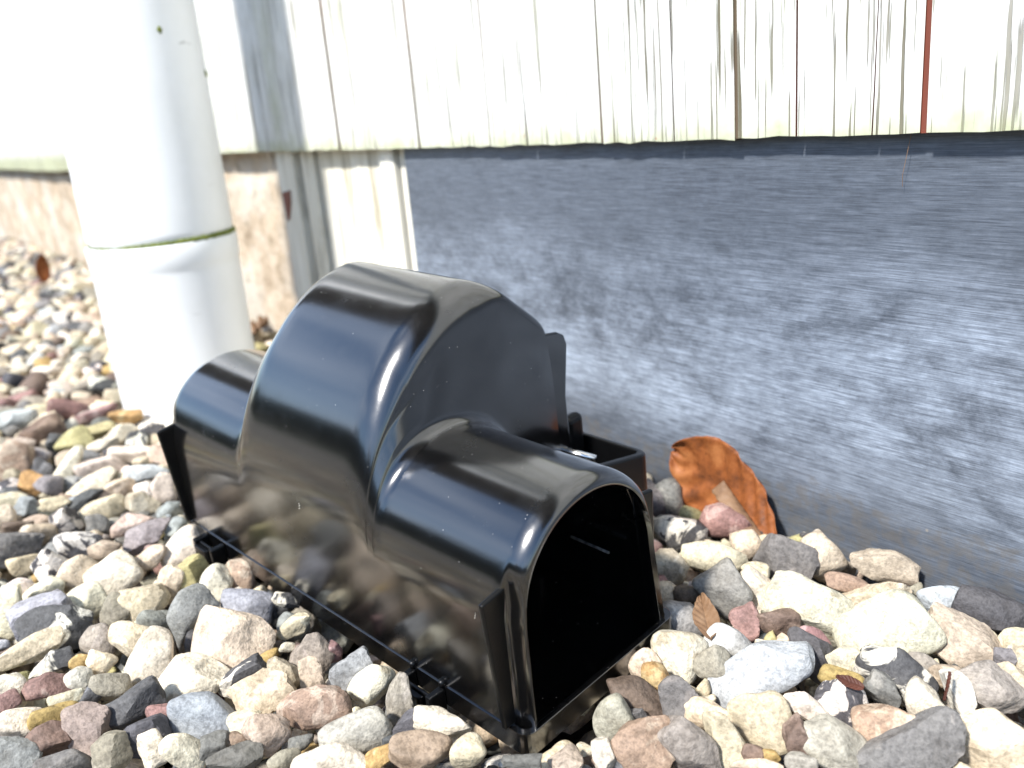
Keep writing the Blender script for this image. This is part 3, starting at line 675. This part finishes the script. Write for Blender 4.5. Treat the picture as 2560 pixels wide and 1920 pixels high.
# candidate cells: seen ground plus what the near side of the trap mirrors
U, Vv, Dp = [np.empty((NX, NY)) for _ in range(3)]
P3 = np.stack([gx, gy, np.zeros_like(gx)], -1) - CAM
Dp = P3 @ FW; U = CX + FPX * (P3 @ RT) / Dp; Vv = CY - FPX * (P3 @ UP) / Dp
SEEN = (Dp > 0.15) & (U > -110) & (U < 2680) & (Vv > 300) & (Vv < 2130)
MIRR = (gx > -0.85) & (gx < -0.02) & (gy > -0.40) & (gy < 0.2)
cells = np.argwhere(SEEN | MIRR)
OUT = ~(SEEN | MIRR) & (gx > -2.1); Hf_[OUT] = -0.022; outer = np.argwhere(OUT)
def drop(n, smin, smax, zmax, tilt=0.45, K=5, cellset=None, allow_under=False):
    cs = cells if cellset is None else cellset
    cnt = 0
    for _ in range(n):
        s = RNG.uniform(smin, smax); ax = s * np.array([1.0, RNG.uniform(0.62, 0.95), RNG.uniform(0.45, 0.75)])
        R = rand_rot(RNG, tilt); best = None
        for k in range(K):
            ci = cs[RNG.integers(len(cs))]
            x, y = gxs[ci[0]] + RNG.uniform(-1, 1) * GS, gys[ci[1]]
            f = ell_field(np.array([x, y, 0]), R, ax * 0.94)
            if f is None: continue
            i0, i1, j0, j1, lo, hi, ok = f
            if not ok.any(): continue
            if not allow_under and INTRAP[i0:i1, j0:j1][ok].any(): continue
            z = (Hf_[i0:i1, j0:j1] - lo)[ok].max()
            if best is None or z + ax[0] * 0.2 < best[0]: best = (z + ax[0] * 0.2, x, y, z, f)
        if best is None: continue
        _, x, y, z, f = best
        i0, i1, j0, j1, lo, hi, ok = f
        if z + hi[ok].max() > zmax: continue
        q = Stone(); q.c = np.array([x, y, z - 0.0008]); q.R = R; q.ax = ax; q.kind = RANDK[RNG.integers(len(RANDK))]; q.angular = RNG.random() < 0.4; q.hand = False; q.label = None
        q.top = z + hi[ok].max()
        sub = Hf_[i0:i1, j0:j1]; sub[ok] = np.maximum(sub[ok], (hi + z)[ok]); STONES.append(q); cnt += 1
    return cnt
under = np.argwhere(INTRAP & (SEEN | MIRR))
far = np.argwhere(SEEN & (gx < -0.85))
c0 = drop(3600, 0.0085, 0.015, -0.012, 0.35, 4, None, True)

# ---- the stones the photograph lets one pick out: (x, y, length, breadth, tilt in the picture, kind, angular)
ZA = ((0, 1000, 1.803), [(60,100,190,110,-15,'L',1),(190,165,210,120,-35,'B',1),(60,300,250,200,60,'R',0),(155,375,120,90,10,'A',1),(310,45,170,100,10,'P',0),(410,75,230,60,-20,'P',1),(570,75,130,75,-15,'A',0),
 (330,190,150,100,-30,'E',0),(440,145,150,65,-15,'E',1),(465,205,130,60,-25,'W',0),(555,165,130,110,0,'C',0),(600,245,200,70,5,'W',0),(295,330,260,75,-60,'W',0),(400,262,120,70,10,'G',0),(450,300,190,90,-15,'W',0),
 (415,380,220,80,-30,'W',1),(660,330,180,80,-10,'L',0),(735,400,150,95,80,'W',0),(645,460,140,100,10,'C',1),(530,400,150,100,-20,'C',0),(380,450,170,60,-35,'D',1),(470,500,190,100,-20,'C',0),(110,490,100,95,0,'S',1),
 (50,470,140,110,-20,'C',0),(20,545,130,90,90,'C',0),(250,470,120,60,0,'C',0),(300,550,140,120,30,'Q',1),(440,565,95,90,0,'N',0),(600,560,190,95,-20,'T',0),(660,620,230,110,-20,'V',1),(175,610,150,120,20,'C',0),(80,570,120,60,0,'B',1),
 (60,670,210,150,10,'N',1),(345,665,185,125,10,'K',1),(815,660,220,130,-35,'W',0),(680,710,130,80,-20,'C',0),(470,670,130,90,0,'T',0),(110,740,130,85,-15,'C',0),(220,760,145,130,40,'K',1),(350,790,175,150,-30,'C',0),(515,790,205,160,-40,'W',0),
 (200,860,155,130,10,'W',0),(625,910,210,180,-45,'C',1),(770,830,165,110,-75,'C',1),(880,800,165,135,60,'E',1),(40,955,235,115,-80,'W',0),(80,860,125,95,10,'W',0),(385,920,195,155,-45,'W',0),(515,955,155,110,-60,'U',1),(200,970,260,170,-20,'S',1),
 (250,1030,295,185,-10,'Q',1),(600,1090,200,155,10,'C',0),(440,1090,155,140,90,'U',0),(700,1000,150,125,30,'G',0),(850,995,290,200,-65,'G',0),(1110,940,220,165,15,'S',0),(1060,1100,340,270,15,'C',1),(690,1180,265,190,-60,'W',0),(840,1275,305,205,-40,'W',1),
 (460,1185,125,120,0,'W',0),(130,1130,285,110,-20,'C',1),(230,1200,205,110,-30,'Q',1),(360,1180,95,65,-20,'O',0),(355,1260,125,110,0,'W',0),(210,1300,175,120,-25,'P',1),(50,1310,185,150,70,'W',0),(30,1365,115,100,0,'P',0),(300,1345,145,60,-10,'C',0),
 (415,1330,165,80,-45,'D',0),(505,1300,185,125,10,'U',0),(590,1395,285,150,-30,'D',1),(240,1435,205,115,5,'O',0),(90,1465,205,130,5,'W',0),(400,1490,245,190,80,'U',1),(215,1540,195,150,-25,'B',1),(730,1420,135,85,10,'P',1),(930,1430,315,195,5,'S',0),
 (660,1530,200,170,-10,'D',1),(690,1570,175,115,70,'W',0),(825,1590,205,160,15,'W',0),(70,1600,190,135,20,'G',1),(290,1640,240,120,0,'N',0),(500,1600,200,165,-40,'U',1),(970,1560,125,110,0,'N',1),(1060,1620,230,115,-5,'N',1),(1060,1540,115,85,0,'R',0),
 (1110,1450,155,95,-10,'C',0),(1185,1320,245,200,-30,'C',1),(1090,1260,235,120,-35,'K',1),(1200,1510,200,170,15,'T',0),(1080,790,135,130,0,'R',0),(970,830,155,140,-40,'W',0)])
ZC = ((400, 1250, 2.212), [(735,700,205,115,-60,'C',1),(850,860,245,190,-60,'U',1),(835,980,195,135,70,'T',1),(1060,950,240,175,-30,'S',1),(1165,1030,245,200,-60,'W',0),(1320,1125,300,145,80,'U',1),(860,1150,380,235,10,'R',1),(1085,1290,385,210,-15,'Y',0),
 (680,960,195,145,60,'T',1),(1390,1250,185,130,-40,'D',1),(1560,1260,310,165,10,'W',1),(1440,1400,325,210,5,'R',0),(1700,1400,190,170,-30,'C',0),(960,1440,425,200,5,'W',0),(1220,1420,165,110,-10,'O',1),(1290,1340,115,95,0,'D',1),(690,1430,165,105,-30,'U',0),
 (2000,1450,210,90,0,'N',1),(780,1340,130,85,0,'N',0),(700,560,150,80,35,'K',1),(960,840,90,110,0,'P',0)])
ZR = ((1500, 1200, 2.0868), [(235,110,210,190,30,'N',1),(365,110,220,135,75,'N',1),(475,200,135,105,20,'E',0),(650,225,235,170,20,'P',0),(410,285,275,180,10,'Q',1),(250,240,130,95,80,'W',0),(365,460,200,185,60,'C',0),(600,400,325,155,10,'C',0),(770,350,165,145,70,'C',0),
 (970,420,275,265,30,'N',1),(1160,400,255,180,60,'C',0),(655,575,255,220,50,'G',0),(810,480,135,95,0,'W',0),(830,590,255,150,40,'W',1),(340,590,115,110,0,'C',0),(450,600,130,85,0,'B',1),(435,740,265,185,50,'G',1),(1090,680,440,335,30,'W',1),(1480,450,315,190,20,'T',1),
 (1300,540,235,80,10,'R',0),(1450,630,335,185,-30,'C',1),(1490,790,460,345,-35,'W',0),(1780,630,225,160,10,'L',0),(2050,700,360,200,20,'D',1),(1640,600,110,90,80,'U',0),(1890,850,395,235,25,'T',1),(2160,840,165,125,-10,'C',0),(405,900,275,250,40,'W',0),(230,970,160,150,-40,'C',0),
 (770,740,165,140,60,'P',1),(930,740,225,135,10,'B',0),(690,860,265,155,25,'L',0),(815,1000,565,265,-25,'L',1),(1110,910,285,185,60,'D',1),(1120,830,185,95,30,'P',0),(590,970,190,155,-50,'U',0),(1265,950,195,170,20,'W',0),(1280,1050,255,115,10,'O',0),
 (1550,1020,385,260,25,'K',0),(1480,1100,190,145,30,'N',1),(1700,1190,270,180,40,'W',0),(1880,1120,255,135,75,'Q',1),(2040,1090,335,205,35,'Y',1),(2120,1060,190,185,40,'C',1),(2190,960,200,125,80,'C',0),(190,1140,325,165,35,'B',0),(430,1160,275,205,80,'N',1),
 (290,1040,185,125,70,'A',0),(70,1270,260,205,60,'Y',0),(245,1375,305,245,-30,'R',1),(470,1410,355,235,40,'U',1),(560,1230,265,145,20,'C',0),(655,1355,325,160,60,'C',0),(835,1260,315,295,0,'T',0),(1080,1200,275,140,40,'W',1),(1290,1180,305,190,30,'K',1),
 (1520,1290,365,235,-15,'R',0),(1025,1345,195,135,60,'B',1),(1215,1385,345,225,35,'Y',0),(1600,1400,570,290,-20,'N',1),(2040,1370,430,310,0,'C',1),(1050,1480,155,95,0,'Y',0),(890,1445,95,65,0,'O',0),(800,1420,115,85,0,'B',0),(20,1430,155,115,80,'W',1),
 (820,1490,245,70,0,'C',0),(180,1230,155,95,20,'N',1),(1760,730,160,100,0,'D',1),(1800,1020,150,125,0,'T',0),(1960,780,185,80,30,'C',0),(2120,930,115,105,0,'N',1),(1700,960,180,95,15,'U',0),(270,350,120,90,60,'P',1),(1860,1270,150,90,-20,'L',1)])
SPECIAL = {('R', 815, 1000): 'large pale grey slab of stone with a dark broken face', ('R', 1600, 1400): 'big dark grey stone at the front edge of the gravel', ('R', 1490, 790): 'large cream stone with a green stain near the zinc sheet',
           ('C', 1165, 1030): 'smooth white egg-shaped pebble beside the trap', ('C', 860, 1150): 'rough brown and orange pebble below the trap', ('A', 1060, 1100): 'large rough cream stone with a notched top', ('R', 650, 225): 'rough pink stone beside the copper leaf', ('A', 60, 300): 'big pinkish brown stone at the left edge'}
HG = np.array([FW[0], FW[1], 0.0]); HG /= np.linalg.norm(HG)
for key, ((ox, oy, s), lst) in (('A', ZA), ('C', ZC), ('R', ZR)):
    for (zx, zy, L, B, th, kind, angular) in lst:
        px, py = ox + zx / s, oy + zy / s
        zc = 0.003 + RNG.uniform(-0.001, 0.002)
        if px > 1750 and py < 1480: zc += 0.004
        P = ground_at(px, py, zc)
        dep = (P - CAM) @ FW
        a, b_ = L / s / 2 * dep / FPX, B / s / 2 * dep / FPX
        if a < b_: a, b_ = b_, a; th += 90
        ray = (P - CAM) / np.linalg.norm(P - CAM)
        rt = np.cross(ray, UP); rt /= np.linalg.norm(rt); upv = np.cross(rt, ray)
        t = math.radians(th); e1 = rt * math.cos(t) - upv * math.sin(t); e2 = np.cross(ray, e1)
        # lean the stone back so that its flat side lies flatter than the view plane
        R = np.stack([e1, e2, ray], 1)
        tl = RNG.uniform(0.25, 0.55); ct, sn = math.cos(tl), math.sin(tl)
        # rotate about rt axis
        K = np.array([[0, -rt[2], rt[1]], [rt[2], 0, -rt[0]], [-rt[1], rt[0], 0]]); RR = np.eye(3) + sn * K + (1 - ct) * K @ K
        R = RR @ R
        if np.linalg.det(R) < 0: R[:, 2] *= -1
        q = Stone(); q.R = R; q.ax = np.array([a * 1.10, b_ * 1.10, min(b_ * 0.88, a * 0.66)]); q.kind = kind; q.angular = bool(angular); q.hand = True
        q.label = SPECIAL.get((key, zx, zy))
        # keep it outside the wall
        C = R @ np.diag(q.ax ** 2) @ R.T
        hy = math.sqrt(C[1, 1])
        if P[1] + hy > 0.399: P = P + (CAM - P) / np.linalg.norm(CAM - P) * 0 + np.array([0, -(P[1] + hy - 0.399), 0])
        q.c = P; q.top = P[2] + math.sqrt(C[2, 2])
        STONES.append(q); put(q)
# ---- bed more stones in the gaps and over the rest of the strip
co = drop(2200, 0.010, 0.018, 0.013, 0.5, 5, outer)
cf = drop(900, 0.014, 0.023, 0.016, 0.5, 5, far)
nearc = np.argwhere((SEEN | MIRR) & (gx > -0.72)); restc = np.argwhere((SEEN | MIRR) & (gx <= -0.72))
c1 = drop(2600, 0.0085, 0.0165, 0.012, 0.5, 6, restc) + drop(2600, 0.008, 0.0135, 0.0055, 0.45, 6, nearc)
c2 = drop(2600, 0.005, 0.009, 0.005, 0.6, 7)
near = np.argwhere(SEEN & (gx > -0.75))
c3 = drop(2600, 0.0018, 0.0042, 0.006, 0.6, 5, near)

MINI = 0
def px_size(q):
    u, v, d = to_px(q.c)
    if d < 0.1: return 0, 0, 0
    return u, v, q.ax[0] * 2 * FPX / d
info = []
tx = lambda c: TMn.T @ (c - TQn)
for i, q in enumerate(STONES):
    u, v, s = px_size(q)
    inside = -10 < u < 2570 and 560 < v < 1930
    hidden = False
    # stones sunk well under the local surface are not seen
    ix, iy = int((q.c[0] - GX0) / GS), int((q.c[1] - GY0) / GS)
    if 0 <= ix < NX and 0 <= iy < NY and Hf_[ix, iy] > q.top - 0.25 * q.ax[2] + 0.003: hidden = True
    lc = tx(q.c)
    if -TL < lc[0] < 0 and 0.02 < lc[1] < 0.23: hidden = True
    info.append((q.hand * 1e4 + s if inside and not hidden else -1, i, s))
order = sorted(info, reverse=True)
indiv = [i for k, i, s in order[:300] if k > 0]
indset = set(indiv)

def stone_geo(q, sub):
    Dv, Fq = ICO[sub]
    V = stone_shape(Dv, q.angular, RNG) * q.ax
    return V @ q.R.T + q.c, Fq
def stone_cols(q):
    c1, c2, pa, sk = PAL[q.kind]
    v = RNG.uniform(0.86, 1.12); h = RNG.normal(0, 0.025, 3)
    c1 = tuple(np.clip(np.array(c1) * v * (1 + h), 0, 0.85)); c2 = tuple(np.clip(np.array(c2) * v * (1 + h), 0, 0.85))
    return c1 + (1,), c2 + (1,), (float(np.clip(pa + RNG.normal(0, 0.1), 0, 0.9)), float(np.clip(sk * 0.7 + RNG.normal(0, 0.12), 0, 1)), RNG.random(), 1)
def add_attr(me, arrs):
    for nm, a in zip(('c1', 'c2', 'prm'), arrs):
        at = me.attributes.new(nm, 'FLOAT_COLOR', 'POINT'); at.data.foreach_set('color', np.ascontiguousarray(a, dtype=np.float32).ravel())
def np_mesh(name, V, Fq):
    me = bpy.data.meshes.new(name); me.vertices.add(len(V)); me.vertices.foreach_set('co', np.ascontiguousarray(V, dtype=np.float32).ravel())
    n = len(Fq); me.loops.add(n * 3); me.loops.foreach_set('vertex_index', np.ascontiguousarray(Fq, dtype=np.int32).ravel())
    me.polygons.add(n); me.polygons.foreach_set('loop_start', np.arange(0, n * 3, 3, dtype=np.int32)); me.polygons.foreach_set('loop_total', np.full(n, 3, dtype=np.int32))
    me.polygons.foreach_set('use_smooth', np.ones(n, dtype=bool)); me.update(calc_edges=True); return me
for i in indiv:
    q = STONES[i]; s = px_size(q)[2]
    Vs, Fs = stone_geo(q, 4 if s > 42 else 3)
    me = np_mesh('pebble', Vs - q.c, Fs)
    add_attr(me, [np.tile(c, (len(Vs), 1)) for c in stone_cols(q)])
    if q.angular:
        sub = 4 if s > 42 else 3; d = EF[sub]
        fn = np.cross(Vs[Fs[:, 1]] - Vs[Fs[:, 0]], Vs[Fs[:, 2]] - Vs[Fs[:, 0]]); fn /= np.linalg.norm(fn, axis=1)[:, None] + 1e-12
        ev = np.empty(len(me.edges) * 2, dtype=np.int32); me.edges.foreach_get('vertices', ev); ev = ev.reshape(-1, 2)
        sh = np.array([fn[d[(min(a, b), max(a, b))][0]] @ fn[d[(min(a, b), max(a, b))][1]] < 0.90 for a, b in ev])
        at = me.attributes.new('sharp_edge', 'BOOLEAN', 'EDGE'); at.data.foreach_set('value', sh)
    o = link('pebble', me, M['stone'], gravel_bed); o.location = tuple(map(float, q.c))
    if q.label: o['label'] = q.label
AV, AF, A1, A2, A3 = [], [], [], [], []; off = 0
for i, q in enumerate(STONES):
    if i in indset: continue
    k, _, s = info[i]
    Vs, Fs = stone_geo(q, 3 if (k > 0 and s > 26) else 2)
    AV.append(Vs); AF.append(Fs + off); off += len(Vs); c = stone_cols(q)
    for A, cc in zip((A1, A2, A3), c): A.append(np.tile(cc, (len(Vs), 1)))
me = np_mesh('loose_gravel', np.concatenate(AV), np.concatenate(AF)); add_attr(me, [np.concatenate(a) for a in (A1, A2, A3)])
lg = link('loose_gravel', me, M['stone'], gravel_bed); lg['kind'] = 'stuff'
print('STONES', len(STONES), c0, c1, c2, 'individual', len(indiv), 'tris', sum(len(f) for f in AF))

# ================================================================== LEAVES AND LITTER
def leaf(name, base, tip, normal, width, mat, label, curl=0.0, wave=0.0025, fold=0.0, bend=0.0, cat='leaf', seed=0, stalk=True, skew=0.85):
    g = np.random.default_rng(seed)
    base, tip = np.array(base, float), np.array(tip, float); L = np.linalg.norm(tip - base); e1 = (tip - base) / L
    nrm = np.array(normal, float); nrm -= e1 * (nrm @ e1); nrm /= np.linalg.norm(nrm); e2 = np.cross(nrm, e1)
    nu, nv = 34, 21; V, F = [], []
    ph = g.uniform(0, 6, 4)
    for i in range(nu):
        t = i / (nu - 1)
        wd = width * 0.5 * (math.sin(math.pi * min(1, t ** skew * 0.97 + 0.015)) ** 0.72) * (1 + 0.012 * math.sin(t * 47 + ph[0]) + 0.02 * math.sin(t * 23 + ph[3]) + 0.045 * math.sin(t * 11 + ph[1]) + g.normal(0, 0.008))
        for j in range(nv):
            s = -1 + 2 * j / (nv - 1)
            z = curl * (s * s) * width * 0.5 + fold * abs(s) * width * 0.5
            z += wave * math.sin((t * 1.0 - abs(s) * 0.20) * 2 * math.pi * 7) * (0.35 + 0.65 * abs(s)) * min(1, 4 * t)
            z += 0.08 * width * math.sin(t * 5 + ph[2]) * s + bend * L * (t - 0.5) ** 2
            z += -0.0006 * math.exp(-(s / 0.06) ** 2)
            V.append(e1 * (t * L) + e2 * (s * wd) + nrm * z)
    for i in range(nu - 1):
        for j in range(nv - 1): a = i * nv + j; F.append((a, a + 1, a + nv + 1, a + nv))
    root = empty(name, tuple(base)); tag(root, label, cat)
    o = mesh('blade', V, F, mat, root, True); md = o.modifiers.new('thick', 'SOLIDIFY'); md.thickness = 0.00035; md.offset = 0
    if not stalk: return root
    # midrib and stalk
    mid = [np.array(V[i * nv + nv // 2]) - nrm * 0.0003 for i in range(nu)]
    st_ = [mid[0] - e1 * 0.008 + nrm * 0.001] + mid
    VV, FF = [], []
    for i, p in enumerate(st_):
        r = 0.0007 * (1 - 0.8 * i / len(st_))
        for k in range(6):
            a = k * math.pi / 3; VV.append(p + e2 * r * math.cos(a) + nrm * r * math.sin(a))
    for i in range(len(st_) - 1):
        for k in range(6): FF.append((i * 6 + k, i * 6 + (k + 1) % 6, (i + 1) * 6 + (k + 1) % 6, (i + 1) * 6 + k))
    mesh('stalk', VV, FF, mat, root, True)
    return root
leaf('beech_leaf', (-0.288, 0.384, -0.002), (-0.372, 0.391, 0.033), (0.12, -1, 0.25), 0.056, M['leaf'], 'large copper brown beech leaf leaning on the zinc sheet', curl=0.12, wave=0.0019, bend=0.30, seed=1, skew=1.45)
leaf('curled_leaf', (-0.2975, 0.378, 0.002), (-0.331, 0.383, 0.026), (-0.3, -0.45, -0.9), 0.015, M['leafpale'], 'narrow pale curled leaf in front of the copper beech leaf', curl=1.1, wave=0.0004, seed=2, stalk=False)
leaf('leaf_scrap', (-0.398, 0.372, 0.004), (-0.425, 0.380, 0.012), (0.2, -0.8, 0.6), 0.022, M['leaf'], 'small copper leaf scrap behind the black tray', wave=0.0008, seed=3)
g1 = ground_at(1752, 1490, 0.013); g2 = ground_at(1778, 1600, 0.008)
leaf('brown_leaf', tuple(g2), tuple(g1), (0.55, -0.55, 0.5), 0.012, M['leafpale'], 'brown pointed dead leaf wedged upright between grey pebbles', fold=0.25, wave=0.0004, seed=4, stalk=False)
fb = ground_at(112, 705, 0.008)
leaf('far_leaf', tuple(fb), (fb[0] + 0.02, fb[1] + 0.004, 0.062), (0.9, -0.4, 0.1), 0.028, M['leaf'], 'orange dead leaf upright at the plinth, far left', curl=0.3, seed=5)
leaf('crumpled_leaf', (-1.06, 0.335, 0.012), (-1.12, 0.375, 0.045), (0.7, -0.6, 0.3), 0.05, M['leaf'], 'crumpled orange leaf at the foot of the plinth behind the downpipe', curl=0.4, wave=0.004, seed=6)
leaf('crumpled_leaf', (-1.02, 0.345, 0.012), (-1.05, 0.392, 0.02), (0.2, -0.6, 0.8), 0.04, M['leafpale'], 'pale crumpled leaf lying right of the downpipe foot', curl=0.4, wave=0.004, seed=8)
t1 = ground_at(2362, 1752, 0.012); t2 = ground_at(2376, 1680, 0.020)
leaf('leaf_sliver', tuple(t1), tuple(t2), (0.45, 0.8, 0.1), 0.0024, M['leafdark'], 'dark red leaf sliver standing between two front right pebbles', wave=0.0002, seed=9, stalk=False)
t1 = ground_at(2160, 1720, 0.013); t2 = ground_at(2090, 1690, 0.016)
leaf('leaf_chip', tuple(t1), tuple(t2), (0.3, -0.5, 0.8), 0.005, M['leafdark'], 'dark red leaf chip lying on a yellow pebble', wave=0.0003, seed=10, stalk=False)
def strand(name, pts, r, mat, label, cat):
    pts = catmull3(pts, 24); V, F = [], []
    for p in pts:
        for k in range(5): V.append((p[0] + r * math.cos(k * 1.2566), p[1] + r * math.sin(k * 1.2566) , p[2]))
    for i in range(len(pts) - 1):
        for k in range(5): F.append((i * 5 + k, i * 5 + (k + 1) % 5, (i + 1) * 5 + (k + 1) % 5, (i + 1) * 5 + k))
    return tag(mesh(name, V, F, mat, None, True), label, cat)
def catmull3(P, n):
    P = np.array(P, float); s = np.linspace(0, 1, len(P)); q = np.linspace(0, 1, n)
    return np.stack([np.interp(q, s, P[:, i]) for i in range(3)], 1)
strand('hair_strand', [(-0.231, 0.3995, 0.225), (-0.2325, 0.398, 0.212), (-0.2345, 0.3985, 0.203), (-0.2348, 0.3995, 0.198)], 0.00013, M['leafpale'], 'thin pale hair hanging from the boards over the zinc sheet', 'hair')

# lint caught on the plastic
def lint(pts):
    P = catmull3(pts, 14); V, F = [], []; r = 0.00011
    for i, p in enumerate(P):
        q = p + np.array([0.0, 0.0004 * math.sin(i * 1.1), 0.0003 * math.cos(i * 0.9)])
        for k in range(4): V.append((q[0] + r * math.cos(k * 1.571), q[1] + r * math.sin(k * 1.571), q[2] + r * math.sin(k * 1.571 + 1)))
    for i in range(len(P) - 1):
        for k in range(4): F.append((i * 4 + k, i * 4 + (k + 1) % 4, (i + 1) * 4 + (k + 1) % 4, (i + 1) * 4 + k))
    mesh('lint_fibre', V, F, M['post'], trap, True)
lint([(-0.0925, 0.078, 0.128), (-0.0924, 0.080, 0.1265), (-0.0924, 0.0795, 0.1245)])
lint([(-0.150, 0.0012, 0.070), (-0.149, 0.0008, 0.0675)])
lint([(-0.022, 0.0008, 0.062), (-0.0222, 0.0007, 0.0595)])
